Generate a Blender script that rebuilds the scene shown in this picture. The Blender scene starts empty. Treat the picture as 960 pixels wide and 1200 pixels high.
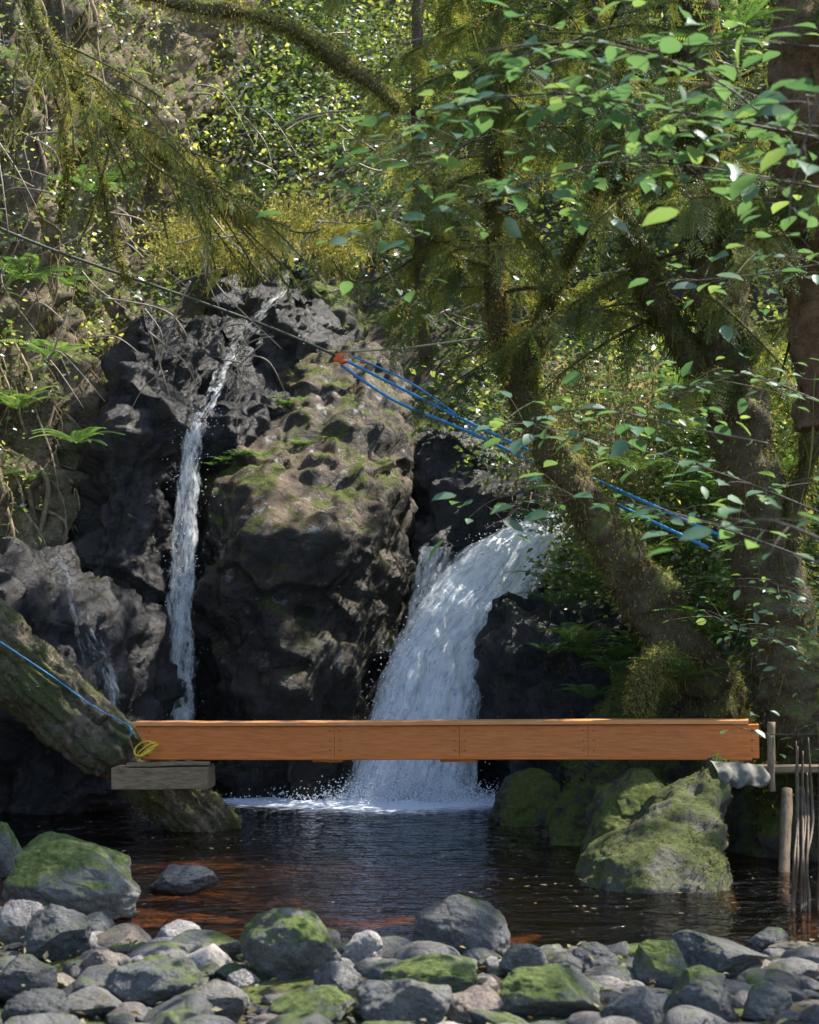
import bpy, math, bmesh
import numpy as np
rng=np.random.default_rng(11)
F=2000.; CH=1.9
def P(u,v,d): return np.array([(u-480)/F*d, d, CH+(720-v)/F*d])
SUN=np.array([0.55,0.22,0.85]); SUN/=np.linalg.norm(SUN)
scene=bpy.context.scene
# ---------------------------------------------------------------- noise
_perm=rng.permutation(4096); _vals=rng.random(4096)*2-1
def _h(a,b,c): return _perm[(_perm[(_perm[a&4095]+b)&4095]+c)&4095]
def vn(p,lin=False):
    i=np.floor(p).astype(np.int64); f=p-i; w=f if lin else f*f*(3-2*f); r=0
    for dx in (0,1):
        wx=w[:,0] if dx else 1-w[:,0]
        for dy in (0,1):
            wy=w[:,1] if dy else 1-w[:,1]
            for dz in (0,1):
                wz=w[:,2] if dz else 1-w[:,2]
                r=r+wx*wy*wz*_vals[_h(i[:,0]+dx,i[:,1]+dy,i[:,2]+dz)]
    return r
def fbm(p,sc,octv=4,gain=.5,off=0.):
    p=np.asarray(p)*sc+off; a=1.; s=0; 
    for o in range(octv):
        s=s+a*vn(p); p=p*2.03+17.3; a*=gain
    return s
def lfac(p,sc,seed=0):
    """creased, planar looking noise (linear lattice interpolation in rotated frames)"""
    r=np.random.default_rng(int(seed)+5); s=0
    for k in range(2):
        q,_=np.linalg.qr(r.normal(size=(3,3))); s=s+vn((np.asarray(p)@q)*sc*np.array([1,1,.55])+seed*3.3+k*11,True)
    return s
def facet(p,sc,seed=0):
    q=np.asarray(p)*sc+seed*7.7; i=np.floor(q).astype(np.int64)
    best=np.full(len(q),9e9); res=np.zeros(len(q))
    for dx in (-1,0,1):
        for dy in (-1,0,1):
            for dz in (-1,0,1):
                c=i+np.array([dx,dy,dz]); h=_h(c[:,0],c[:,1],c[:,2])
                ft=c+.5+.45*np.stack([_vals[h],_vals[(h+77)&4095],_vals[(h+311)&4095]],1)
                d=q-ft; dd=(d*d).sum(1); m=dd<best
                val=_vals[(h+901)&4095]*.5+(d*np.stack([_vals[(h+5)&4095],_vals[(h+9)&4095],_vals[(h+13)&4095]],1)).sum(1)
                best=np.where(m,dd,best); res=np.where(m,val,res)
    return res
def sm(a,b,x):
    t=np.clip((x-a)/(b-a),0,1); return t*t*(3-2*t)
# ---------------------------------------------------------------- mesh builder
class MB:
    def __init__(s): s.V=[];s.F=[];s.A=[];s.U=[];s.n=0
    def add(s,V,Fs,var=0.5,uv=None):
        V=np.asarray(V,float)
        if not isinstance(Fs,list): Fs=[Fs]
        for f in Fs:
            f=np.asarray(f)
            if len(f): s.F.append(f+s.n)
        s.V.append(V); s.A.append(np.broadcast_to(np.asarray(var,float),(len(V),)).copy())
        s.U.append(np.zeros((len(V),2)) if uv is None else uv)
        s.n+=len(V)
    def build(s,name,mat,parent=None,smooth=True):
        V=np.concatenate(s.V);A=np.concatenate(s.A);U=np.concatenate(s.U)
        me=bpy.data.meshes.new(name)
        me.vertices.add(len(V)); me.vertices.foreach_set('co',V.astype(np.float32).ravel())
        loops=np.concatenate([f.ravel() for f in s.F]).astype(np.int32)
        sizes=np.concatenate([np.full(len(f),f.shape[1]) for f in s.F]).astype(np.int32)
        starts=np.concatenate([[0],np.cumsum(sizes)[:-1]]).astype(np.int32)
        me.loops.add(len(loops)); me.loops.foreach_set('vertex_index',loops)
        me.polygons.add(len(sizes)); me.polygons.foreach_set('loop_start',starts)
        me.polygons.foreach_set('loop_total',sizes)
        me.polygons.foreach_set('use_smooth',np.full(len(sizes),smooth))
        at=me.attributes.new('var','FLOAT','POINT'); at.data.foreach_set('value',A.astype(np.float32))
        ul=me.uv_layers.new(name='UVMap'); ul.data.foreach_set('uv',U[loops].astype(np.float32).ravel())
        me.update(calc_edges=True); me.validate()
        ob=bpy.data.objects.new(name,me); scene.collection.objects.link(ob)
        me.materials.append(mat)
        if parent: ob.parent=parent
        return ob
def empty(name):
    e=bpy.data.objects.new(name,None); scene.collection.objects.link(e); e.empty_display_size=.2; return e
# ---------------------------------------------------------------- materials
class NT:
    def __init__(s,name):
        s.m=bpy.data.materials.new(name); s.m.use_nodes=True; s.t=s.m.node_tree; s.t.nodes.clear()
        s.out=s.n('ShaderNodeOutputMaterial')
    def n(s,ty,**k):
        nd=s.t.nodes.new(ty)
        for a,b in k.items():
            if a.startswith('_'): nd.inputs[a[1:].replace('_',' ')].default_value=b
            else: setattr(nd,a,b)
        return nd
    def l(s,a,b): s.t.links.new(a,b)
    def noise(s,vec,scale,detail=5,rough=.6):
        nd=s.n('ShaderNodeTexNoise'); nd.inputs['Scale'].default_value=scale; nd.inputs['Detail'].default_value=detail; nd.inputs['Roughness'].default_value=rough
        s.l(vec,nd.inputs['Vector']); return nd.outputs['Fac']
    def ramp(s,fac,stops):
        r=s.n('ShaderNodeValToRGB'); e=r.color_ramp.elements
        while len(e)<len(stops): e.new(.5)
        for x,(p,c) in zip(e,stops):
            x.position=p; x.color=(c,c,c,1) if not hasattr(c,'__len__') else (*c,1)
        s.l(fac,r.inputs['Fac']); return r.outputs['Color']
    def math(s,op,a,b=None,clamp=False):
        m=s.n('ShaderNodeMath',operation=op); m.use_clamp=clamp
        for i,x in enumerate((a,b)):
            if x is None: continue
            if hasattr(x,'links'): s.l(x,m.inputs[i])
            else: m.inputs[i].default_value=x
        return m.outputs[0]
    def mix(s,f,a,b,mode='MIX'):
        m=s.n('ShaderNodeMix',data_type='RGBA',blend_type=mode)
        for i,x in ((0,f),(6,a),(7,b)):
            if hasattr(x,'links'): s.l(x,m.inputs[i])
            else: m.inputs[i].default_value=(*x,1) if hasattr(x,'__len__') else x
        return m.outputs[2]
    def attr(s,name='var'):
        return s.n('ShaderNodeAttribute',attribute_name=name).outputs['Fac']
    def bump(s,h,strength,dist,prev=None):
        b=s.n('ShaderNodeBump'); b.inputs['Strength'].default_value=strength; b.inputs['Distance'].default_value=dist
        s.l(h,b.inputs['Height'])
        if prev: s.l(prev,b.inputs['Normal'])
        return b.outputs[0]
def rock_mat(name,cd,cl,moss=(.05,.075,.01),moss2=(.15,.17,.03),mossbias=-.2,rough=.7,scale=1.,lichen=0.,wetbelow=None,sunlit_tops=None,var=False,bed=None,bd=.09):
    t=NT(name); co=t.n('ShaderNodeTexCoord').outputs['Object']
    n1=t.noise(co,1.3*scale,6,.65); n2=t.noise(co,9*scale,6,.7); n3=t.noise(co,45*scale,4,.7)
    base=t.mix(t.ramp(n1,[(.3,0.),(.7,1.)]),cd,cl)
    base=t.mix(t.ramp(n2,[(.35,0.),(.62,1.)]),t.mix(.6,base,(cd[0]*.35,cd[1]*.35,cd[2]*.35)),base)
    base=t.mix(t.math('MULTIPLY',t.ramp(n3,[(.5,0.),(.75,1.)]),.5),base,tuple(min(1,c*1.7) for c in cl))
    if var:
        a=t.attr()
        tint=t.ramp(a,[(0.,(.34,.37,.40)),(.3,(.72,.75,.78)),(.6,(1.05,1.02,.97)),(.8,(1.3,1.03,.86)),(.93,(2.3,2.15,2.05))])
        base=t.mix(1.,base,tint,'MULTIPLY')
    g=t.n('ShaderNodeNewGeometry'); sep=t.n('ShaderNodeSeparateXYZ'); t.l(g.outputs['Normal'],sep.inputs[0])
    pos=t.n('ShaderNodeSeparateXYZ'); t.l(co,pos.inputs[0])
    if sunlit_tops:
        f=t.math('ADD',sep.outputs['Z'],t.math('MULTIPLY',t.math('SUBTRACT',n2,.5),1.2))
        base=t.mix(t.ramp(f,[(.22,0.),(.5,1.)]),base,t.mix(t.ramp(n1,[(.40,0.),(.60,1.)]),tuple(c*.38 for c in sunlit_tops),sunlit_tops))  # lighter brown on upward faces, sunlight painted into the rock colour
    if bed: base=t.mix(t.ramp(pos.outputs['Z'],[(0.,1.),(.06,0.)]),base,t.mix(n2,tuple(c*.5 for c in bed),bed))
    if lichen:
        l1=t.noise(co,5,7,.75)
        lf=t.math('MULTIPLY',t.ramp(l1,[(.57,0.),(.61,1.)]),t.ramp(sep.outputs['Z'],[(.15,0.),(.4,lichen)]))
        base=t.mix(lf,base,(.42,.42,.42))
    mn=t.noise(co,2.2,8,.7)
    mf=t.math('ADD',t.math('ADD',t.math('MULTIPLY',sep.outputs['Z'],.6),t.math('MULTIPLY',t.math('SUBTRACT',mn,.5),3.)),mossbias)
    if var: mf=t.math('ADD',mf,t.math('MULTIPLY',t.math('SUBTRACT',.5,t.attr()),.7))
    mfac=t.ramp(mf,[(.12,0.),(.42,1.)])
    if bed: mfac=t.math('MULTIPLY',mfac,t.ramp(pos.outputs['Z'],[(0.,0.),(.06,1.)]))
    mc=t.mix(t.ramp(t.noise(co,30,4,.7),[(.35,0.),(.7,1.)]),moss,moss2)
    col=t.mix(mfac,base,mc)
    r=t.mix(mfac,(rough,)*3,(.95,)*3)
    if wetbelow is not None:
        w=t.ramp(t.math('ADD',t.math('SUBTRACT',wetbelow,pos.outputs['Z']),t.math('MULTIPLY',t.math('SUBTRACT',n1,.5),1.2)),[(.0,0.),(.25,1.)])
        col=t.mix(w,col,t.mix(1.,col,(.45,.43,.44),'MULTIPLY')); r=t.mix(w,r,(.38,)*3)
    if var:
        w=t.ramp(pos.outputs['Z'],[(0.02,1.),(.12,0.)]); col=t.mix(w,col,t.mix(1.,col,(.4,.38,.36),'MULTIPLY')); r=t.mix(w,r,(.3,)*3)
    v=t.n('ShaderNodeTexVoronoi',feature='DISTANCE_TO_EDGE'); v.inputs['Scale'].default_value=3.5*scale
    vv=t.mix(.25,co,t.n('ShaderNodeTexNoise',_Scale=2.).outputs['Color']); t.l(vv,v.inputs['Vector'])
    cr=t.ramp(v.outputs['Distance'],[(0.,0.),(.06,1.)])
    b=t.bump(t.noise(co,4*scale,10,.72),.9,bd); b=t.bump(cr,.4,.04,b); b=t.bump(t.noise(co,18*scale,6,.75),.8,bd*.4,b)
    p=t.n('ShaderNodeBsdfPrincipled'); t.l(col,p.inputs['Base Color']); t.l(r,p.inputs['Roughness']); t.l(b,p.inputs['Normal'])
    t.l(p.outputs[0],t.out.inputs[0]); return t.m
def leaf_mat(name,stops,trans=.45,tb=2.2,gloss=.08):
    t=NT(name); a=t.attr(); c=t.ramp(a,stops)
    d=t.n('ShaderNodeBsdfDiffuse'); t.l(c,d.inputs[0])
    tr=t.n('ShaderNodeBsdfTranslucent'); tc=t.mix(1.,c,(tb*1.1,tb,tb*.6),'MULTIPLY'); t.l(tc,tr.inputs[0])
    m=t.n('ShaderNodeMixShader'); m.inputs[0].default_value=trans; t.l(d.outputs[0],m.inputs[1]); t.l(tr.outputs[0],m.inputs[2])
    if gloss:
        g=t.n('ShaderNodeBsdfGlossy',_Roughness=.4); g.inputs[0].default_value=(.9,.95,1,1)
        m2=t.n('ShaderNodeMixShader'); m2.inputs[0].default_value=gloss; t.l(m.outputs[0],m2.inputs[1]); t.l(g.outputs[0],m2.inputs[2]); m=m2
    t.l(m.outputs[0],t.out.inputs[0]); return t.m
def plain(name,c1,c2,scale=8,rough=.6,stretch=(1,1,1),bump=.4,dist=.02,spots=None,st=.5):
    t=NT(name); co=t.n('ShaderNodeTexCoord').outputs['Object']; mp=t.n('ShaderNodeMapping'); mp.inputs['Scale'].default_value=stretch
    t.l(co,mp.inputs[0]); n=t.noise(mp.outputs[0],scale,8,.7)
    c=t.mix(t.ramp(n,[(.35,0.),(.65,1.)]),c1,c2)
    if spots: c=t.mix(t.ramp(t.noise(co,3,8,.75),[(st,0.),(st+.08,1.)]),c,spots)
    p=t.n('ShaderNodeBsdfPrincipled',_Roughness=rough); t.l(c,p.inputs['Base Color']); t.l(t.bump(n,bump,dist),p.inputs['Normal'])
    t.l(p.outputs[0],t.out.inputs[0]); return t.m

M_dark=rock_mat('wet_basalt',(.016,.016,.020),(.075,.070,.072),mossbias=-.60,rough=.36,bd=.16)
M_boulder=rock_mat('boulder_rock',(.035,.031,.028),(.085,.075,.064),mossbias=-.24,rough=.62,lichen=.8,wetbelow=2.75,sunlit_tops=(.155,.100,.062),bd=.13)
M_bank=rock_mat('bank_soil_roots',(.045,.032,.02),(.46,.37,.25),mossbias=-.12,rough=.9,moss=(.06,.075,.018),moss2=(.22,.23,.08),bd=.12)
M_mossrock=rock_mat('mossy_rock',(.035,.032,.026),(.11,.10,.075),mossbias=.06,rough=.7)
M_wedge=rock_mat('mossy_rock_slab',(.055,.055,.04),(.14,.135,.10),mossbias=-.06,rough=.75,moss=(.04,.055,.012),moss2=(.12,.14,.03))
M_cob=rock_mat('river_stone',(.085,.083,.08),(.24,.235,.23),mossbias=-.50,rough=.55,scale=1.6,var=True,moss=(.05,.07,.015),moss2=(.13,.17,.04),bd=.05)
M_cobm=rock_mat('river_stone_mossy',(.09,.09,.085),(.24,.24,.21),mossbias=.04,rough=.7,scale=1.6,moss=(.05,.075,.015),moss2=(.16,.21,.05),bd=.06)
M_ground=rock_mat('forest_floor',(.035,.027,.018),(.11,.08,.05),mossbias=-.25,rough=.95,bed=(.34,.21,.12))
M_bark=rock_mat('mossy_bark',(.06,.045,.025),(.17,.13,.08),mossbias=.10,rough=.95,moss=(.07,.085,.018),moss2=(.20,.21,.05),scale=2,bd=.06)
M_brownbark=rock_mat('brown_bark',(.10,.05,.025),(.26,.15,.08),mossbias=-.25,rough=.95,scale=2,bd=.06)
G1=[(0.,(.022,.045,.018)),(.45,(.06,.105,.03)),(.8,(.14,.19,.05)),(1.,(.30,.33,.12))]
M_leaf=leaf_mat('background_leaf',G1,.5,2.1)
M_broad=leaf_mat('broad_leaf',[(0.,(.045,.115,.06)),(.6,(.085,.17,.08)),(1.,(.19,.28,.09))],.45,1.8,.06)
M_conif=leaf_mat('conifer_needle',[(0.,(.03,.05,.018)),(.5,(.085,.12,.035)),(1.,(.21,.22,.06))],.5,2.0,.02)
M_moss=leaf_mat('hanging_moss',[(0.,(.035,.042,.012)),(.5,(.115,.125,.035)),(1.,(.30,.28,.10))],.4,1.6,0)
M_tan=leaf_mat('dry_moss',[(0.,(.06,.05,.025)),(.5,(.17,.15,.085)),(1.,(.40,.36,.23))],.35,1.2,0)
M_fern=leaf_mat('fern_frond',[(0.,(.03,.07,.02)),(.6,(.07,.15,.04)),(1.,(.16,.24,.06))],.45,2.,.06)
M_twig=plain('twig_bark',(.03,.022,.015),(.10,.075,.05),20)
M_paletwig=plain('dead_twig_bark',(.14,.11,.08),(.36,.30,.23),20)
M_log=plain('weathered_log',(.035,.028,.02),(.24,.20,.14),9,.88,(1.6,1.6,1.6),1.,.07,spots=(.075,.085,.03),st=.46)
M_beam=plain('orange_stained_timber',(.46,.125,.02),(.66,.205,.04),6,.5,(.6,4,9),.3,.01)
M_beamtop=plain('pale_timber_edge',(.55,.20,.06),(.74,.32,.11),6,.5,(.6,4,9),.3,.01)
M_board=plain('old_board',(.12,.085,.045),(.30,.22,.13),8,.85,(1,5,6),.8,.02)
# ---------------------------------------------------------------- geometry helpers
def grid_faces(nv,nu,wrap=False):
    i=np.arange(nv-1)[:,None]; j=np.arange(nu if wrap else nu-1)[None]
    a=i*nu+j; b=i*nu+(j+1)%nu; return np.stack([a,b,b+nu,a+nu],-1).reshape(-1,4)
def grid_normals(G,wrap):
    if wrap: du=np.roll(G,-1,1)-np.roll(G,1,1)
    else: du=np.gradient(G,axis=1)
    dv=np.gradient(G,axis=0); n=np.cross(du,dv); L=np.linalg.norm(n,axis=2,keepdims=True); return n/np.maximum(L,1e-9)
def loft(levels,nu=220,nv=150,sup=2.8,amp=.16,fa=.16,fs=1.3,sc=.9,seed=0,step=.6):
    """levels: z,x0,x1,y0,y1 ; returns V,F,N ; y0 front"""
    L=np.array(levels,float); k=np.linspace(0,len(L)-1,nv-14)
    R=np.stack([np.interp(k,np.arange(len(L)),L[:,c]) for c in range(5)],1)
    ker=np.ones(9)/9; Rp=np.pad(R,((4,4),(0,0)),'edge'); R=np.stack([np.convolve(Rp[:,c],ker,'valid') for c in range(5)],1)
    th=np.linspace(0,2*np.pi,nu,endpoint=False); c,s=np.cos(th),np.sin(th)
    cx=np.sign(c)*abs(c)**(2/sup); sy=np.sign(s)*abs(s)**(2/sup)
    rows=[]
    for z,x0,x1,y0,y1 in R:
        rows.append(np.stack([(x0+x1)/2+(x1-x0)/2*cx,(y0+y1)/2+(y1-y0)/2*sy,np.full(nu,z)],1))
    top=rows[-1]; cen=top.mean(0); 
    for q in range(14):
        a=(q+1)/14; r=top*(1-a)+cen*a; r[:,2]=top[:,2]+.10*math.sin(a*math.pi/2); rows.append(r)
    G=np.array(rows); N=grid_normals(G,True); p=G.reshape(-1,3); n=N.reshape(-1,3)
    wp=.12*np.stack([fbm(p,1.5,2),fbm(p,1.5,2,off=9),fbm(p,1.5,2,off=5)],1)
    d=amp*fbm(p,sc,3,.5,seed*3.1)+fa*step*facet(p+wp,fs,seed)+fa*.9*lfac(p+wp,fs*1.5,seed)+fa*.6*lfac(p+wp,fs*3.4,seed+3)+fa*.34*lfac(p,fs*7.5,seed+5)+fa*.14*lfac(p,fs*15,seed+6)+.012*fbm(p,9,3)
    p=p+n*d[:,None]
    p[-nu:]=p[-nu:].mean(0)
    G=p.reshape(G.shape); N=grid_normals(G,True)
    return p,grid_faces(len(rows),nu,True),N.reshape(-1,3)
def lv(v,uL,uR,D,depth,Df=None):
    """one level of a rock from its silhouette bearings: D distance of the outline, Df front distance"""
    a=P(uL,v,D); b=P(uR,v,D); f=D if Df is None else Df
    return (a[2],a[0],b[0],f,D+depth)
def rockobj(name,levels,mat,parent=None,**k):
    V,Fc,N=loft(levels,**k); m=MB(); m.add(V,Fc); return m.build(name,mat,parent),V,N
def crom(pts,n):
    pts=np.array(pts,float); k=np.linspace(0,len(pts)-1-1e-6,n); i=k.astype(int); f=(k-i)[:,None]
    g=lambda j: pts[np.clip(j,0,len(pts)-1)]
    p0,p1,p2,p3=g(i-1),g(i),g(i+1),g(i+2)
    return .5*((2*p1)+(-p0+p2)*f+(2*p0-5*p1+4*p2-p3)*f**2+(-p0+3*p1-3*p2+p3)*f**3)
def tube(pts,rad,n=40,seg=12,amp=0.,asc=3.,seed=0):
    pr=np.concatenate([np.array(pts,float),np.array(rad,float)[:,None]],1); q=crom(pr,n); C=q[:,:3]; R=np.maximum(q[:,3],.001)
    T=np.gradient(C,axis=0); T/=np.linalg.norm(T,axis=1,keepdims=True)+1e-9
    up=np.array([.31,.2,.93]) if abs(T[0][2])<.9 else np.array([1,.1,0.])
    a=np.cross(T[0],up); A=[]
    for tt in T:
        a=a-tt*np.dot(a,tt); a=a/(np.linalg.norm(a)+1e-9); A.append(a)
    A=np.array(A); B=np.cross(T,A); th=np.linspace(0,2*np.pi,seg,endpoint=False)
    N=A[:,None]*np.cos(th)[None,:,None]+B[:,None]*np.sin(th)[None,:,None]
    G=C[:,None]+N*R[:,None,None]
    p=G.reshape(-1,3); nn=N.reshape(-1,3)
    if amp: p=p+nn*(amp*np.repeat(R,seg)*fbm(p,asc,4,.6,seed))[:,None]
    V=np.concatenate([p,[p[:seg].mean(0)],[p[-seg:].mean(0)]]); nb=len(p)
    j=np.arange(seg); c1=np.stack([(j+1)%seg,j,np.full(seg,nb)],1); o=nb-seg; c2=np.stack([o+j,o+(j+1)%seg,np.full(seg,nb+1)],1)
    return V,[grid_faces(n,seg,True),c1,c2],nn,C,p
def frames(dirs,normal):
    x=dirs/np.linalg.norm(dirs,axis=1,keepdims=True); z=normal-x*(x*normal).sum(1)[:,None]; z/=np.linalg.norm(z,axis=1,keepdims=True)+1e-9
    y=np.cross(z,x); return np.stack([x,y,z],2)
def inst(mb,tv,tf,pos,R,sc,var):
    n=len(pos); 
    if n==0: return
    V=np.einsum('nij,kj->nki',R,tv)*np.asarray(sc).reshape(-1,1,1)+pos[:,None]
    k=len(tv); off=(np.arange(n)*k)[:,None,None]
    Fs=[(np.asarray(f)[None]+off).reshape(-1,np.asarray(f).shape[1]) for f in (tf if isinstance(tf,list) else [tf])]
    mb.add(V.reshape(-1,3),Fs,np.repeat(np.clip(var,0,1),k))
def rdir(n): 
    d=rng.normal(size=(n,3)); return d/np.linalg.norm(d,axis=1,keepdims=True)
# templates
LS_v=np.array([[0,0,0],[.45,-.28,.06],[1,0,-.05],[.45,.28,.06]],float); LS_f=[np.array([[0,1,2],[2,3,0]])]
BL_v=np.array([[0,0,0],[.33,0,-.01],[.66,0,-.03],[1.0,0,-.1],[.14,.2,.03],[.42,.31,.06],[.74,.22,.03],[.14,-.2,.03],[.42,-.31,.06],[.74,-.22,.03]],float)
BL_f=[np.array([[0,1,4],[2,3,6],[0,7,1],[2,9,3]]),np.array([[1,2,5,4],[1,7,8,2]]),np.array([[2,6,5],[2,8,9]])]
def strip(w,nseg,curve):
    x=np.linspace(0,1,nseg+1); ww=w*(1-x**1.5)+.002; z=curve*x**2
    V=np.concatenate([np.stack([x,ww,z],1),np.stack([x,-ww,z],1)]); n=nseg+1; i=np.arange(nseg); return V,[np.stack([i,i+1,i+1+n,i+n],1)]
ST_v,ST_f=strip(.045,3,-.15)
def mk_spray():
    Vs=[];Fs=[];n=0
    def blade(a,b,w,nn=np.array([0,0,1.])):
        nonlocal n
        d=b-a; s=np.cross(nn,d); s=s/(np.linalg.norm(s)+1e-9)*w
        m=a+d*.5; Vs.extend([a,m+s,b,m-s]); Fs.append([n,n+1,n+2,n+3]); n+=4
    def main(x): return np.array([x,.05*math.sin(x*5),-.30*x*x])
    for k in range(6): blade(main(k/6),main((k+1.3)/6),.008)
    for k in range(11):
        x=.06+k/11*.9; 
        for sgn in (-1,1):
            if rng.random()<.12: continue
            L=.36*(1-x)**.7*(.5+.8*rng.random())+.06
            dr=np.array([.62,sgn*(.6+.4*rng.random()),-.22-.3*rng.random()]); dr/=np.linalg.norm(dr); a=main(x+.02*sgn)
            blade(a,a+dr*L,.005); m=max(2,int(L/.045))
            for q in range(m):
                c=a+dr*L*(q+.5)/m
                for s2 in (-1,1):
                    pp=np.array([-dr[1],dr[0],0])*s2*.8+dr*.6+np.array([0,0,.3*rng.normal()]); blade(c,c+pp*(.06*(1-.4*q/m)),.015)
    return np.array(Vs),[np.array(Fs)]
SPR=[mk_spray() for _ in range(3)]
def mk_fern():
    Vs=[];Fs=[];n=0
    for k in range(24):
        x=.08+k/24*.92; z=.55*x-.62*x*x; L=.20*math.sin(min(1,(1-x)*1.25+.05)*math.pi/2)*(1 if x>.2 else .7)+.01
        for s in (-1,1):
            a=np.array([x,0,z]); b=np.array([x+.05,s*L,z-.03]); w=.017
            Vs.extend([a,a*.4+b*.6+[-w,0,.004],b,a*.4+b*.6+[w,0,.004]]); Fs.append([n,n+1,n+2,n+3]); n+=4
    for k in range(12):
        x=k/12; x2=(k+1)/12
        z=.55*x-.62*x*x; z2=.55*x2-.62*x2*x2
        Vs.extend([[x,.006,z],[x2,.005,z2],[x2,-.005,z2],[x,-.006,z]]); Fs.append([n,n+1,n+2,n+3]); n+=4
    return np.array(Vs,float),[np.array(Fs)]
FE_v,FE_f=mk_fern()
def fern(mb,c,size,n=9,nrm=(0,0,1),base=.55):
    a=np.linspace(0,2*np.pi,n,endpoint=False)+rng.random(n)*.5; d=np.stack([np.cos(a),np.sin(a),np.full(n,.05)],1)+np.array(nrm)*.25+rng.normal(size=(n,3))*.1
    R=frames(d,np.tile([0,0,1.],(n,1))); inst(mb,FE_v,FE_f,np.tile(c,(n,1)),R,size*(.7+.5*rng.random(n)),base+rng.normal(size=n)*.2)
def clumps(mb,cs,rad,per,size,base=.5,spread=.18,flat=.6):
    cs=np.asarray(cs); n=len(cs); pos=np.repeat(cs,per,0)+rng.normal(size=(n*per,3))*rad*np.array([1,1,flat])*.5
    b=np.repeat(base+rng.normal(size=n)*spread,per); d=rdir(n*per); d[:,2]*=.5; nr=rdir(n*per)+np.array([0,-.1,.7])
    inst(mb,LS_v,LS_f,pos,frames(d,nr),size*(.6+.8*rng.random(n*per)),b+rng.normal(size=n*per)*.12)
def strands(mb,pos,length,base=.5,width=1.,hang=1.):
    n=len(pos); d=np.array([0,0,-1.])*hang+rng.normal(size=(n,3))*.28; R=frames(d,rdir(n)); s=length*(.4+.9*rng.random(n))
    V=ST_v.copy(); V[:,1]*=width; inst(mb,V,ST_f,pos,R,s,base+rng.normal(size=n)*.22)
# ---------------------------------------------------------------- terrain
def H(x,y):
    w=.35*np.sin(x*1.7)+.2*np.sin(x*4.1+1)
    yy=y+w*.5-1.1*sm(-1.3,-2.3,x)
    z=-.50+.61*sm(10.1,8.8,yy)+.10*sm(8,5,y)
    z=z+3.0*sm(-4.2,-8.,x)+2.6*sm(2.7,5.,x)*sm(11.,13.5,y)+1.5*sm(4.5,8,x)*sm(5,3,np.abs(y-8))
    z=z+2.9*sm(18.9,20.,y)+1.05*np.clip(y-20,0,24)+.6*np.clip(np.abs(x)-5,0,12)*sm(9,16,y)
    return z
xs=np.concatenate([np.linspace(-150,-12,24),np.linspace(-11.5,11.5,180),np.linspace(12,150,24)])
ys=np.concatenate([np.linspace(-120,0,18),np.linspace(.5,36,230),np.linspace(38,200,30)])
X,Y=np.meshgrid(xs,ys); p=np.stack([X.ravel(),Y.ravel(),np.zeros(X.size)],1)
Z=H(p[:,0],p[:,1])+.06*fbm(p,1.6,4)+.35*fbm(p,.4,3)*sm(19,22,p[:,1])
p[:,2]=Z; m=MB(); m.add(p,grid_faces(len(ys),len(xs))); m.build('ground',M_ground)
# ---------------------------------------------------------------- pool
t=NT('pool_water'); co=t.n('ShaderNodeTexCoord').outputs['Object']
mp=t.n('ShaderNodeMapping'); mp.inputs['Scale'].default_value=(1,1.8,1); t.l(co,mp.inputs[0])
b=t.bump(t.noise(mp.outputs[0],1.8,2,.5),.9,.18); b=t.bump(t.noise(mp.outputs[0],5,3,.55),1.,.09,b)
gl=t.n('ShaderNodeBsdfGlossy',_Roughness=.04); t.l(b,gl.inputs['Normal']); gl.inputs[0].default_value=(.95,.97,1,1)
tr=t.n('ShaderNodeBsdfTransparent'); tr.inputs[0].default_value=(.60,.42,.26,1)
fr=t.n('ShaderNodeFresnel',_IOR=1.36); t.l(b,fr.inputs['Normal'])
mx=t.n('ShaderNodeMixShader'); t.l(fr.outputs[0],mx.inputs[0]); t.l(tr.outputs[0],mx.inputs[1]); t.l(gl.outputs[0],mx.inputs[2])
df=t.n('ShaderNodeBsdfDiffuse'); df.inputs[0].default_value=(.75,.8,.9,1)
ff=t.math('ADD',t.attr(),t.math('MULTIPLY',t.math('SUBTRACT',t.noise(mp.outputs[0],7,6,.75),.5),1.6))
fm=t.n('ShaderNodeMixShader'); t.l(t.ramp(ff,[(.45,0.),(.95,1.)]),fm.inputs[0]); t.l(mx.outputs[0],fm.inputs[1]); t.l(df.outputs[0],fm.inputs[2])
t.l(fm.outputs[0],t.out.inputs[0]); M_water=t.m
wx=np.linspace(-7,5,180); wy=np.linspace(6.4,20,180); X,Y=np.meshgrid(wx,wy)
fc=P(480,933,17.5)
foam=1.5*np.exp(-np.hypot((X-fc[0])/1.05,(Y-fc[1]-.1)/.8)**2)+.95*np.exp(-np.hypot((X-fc[0]+1.0)/1.5,(Y-fc[1]+.1)/.45)**2)+.5*np.exp(-np.hypot((X-fc[0]+.2)/1.6,(Y-fc[1]+.8)/1.1)**2)
m=MB(); m.add(np.stack([X.ravel(),Y.ravel(),.012*foam.ravel()*fbm(np.stack([X.ravel(),Y.ravel(),0*X.ravel()],1),4,3)],1),grid_faces(180,180),foam.ravel()); m.build('water',M_water)
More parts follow.
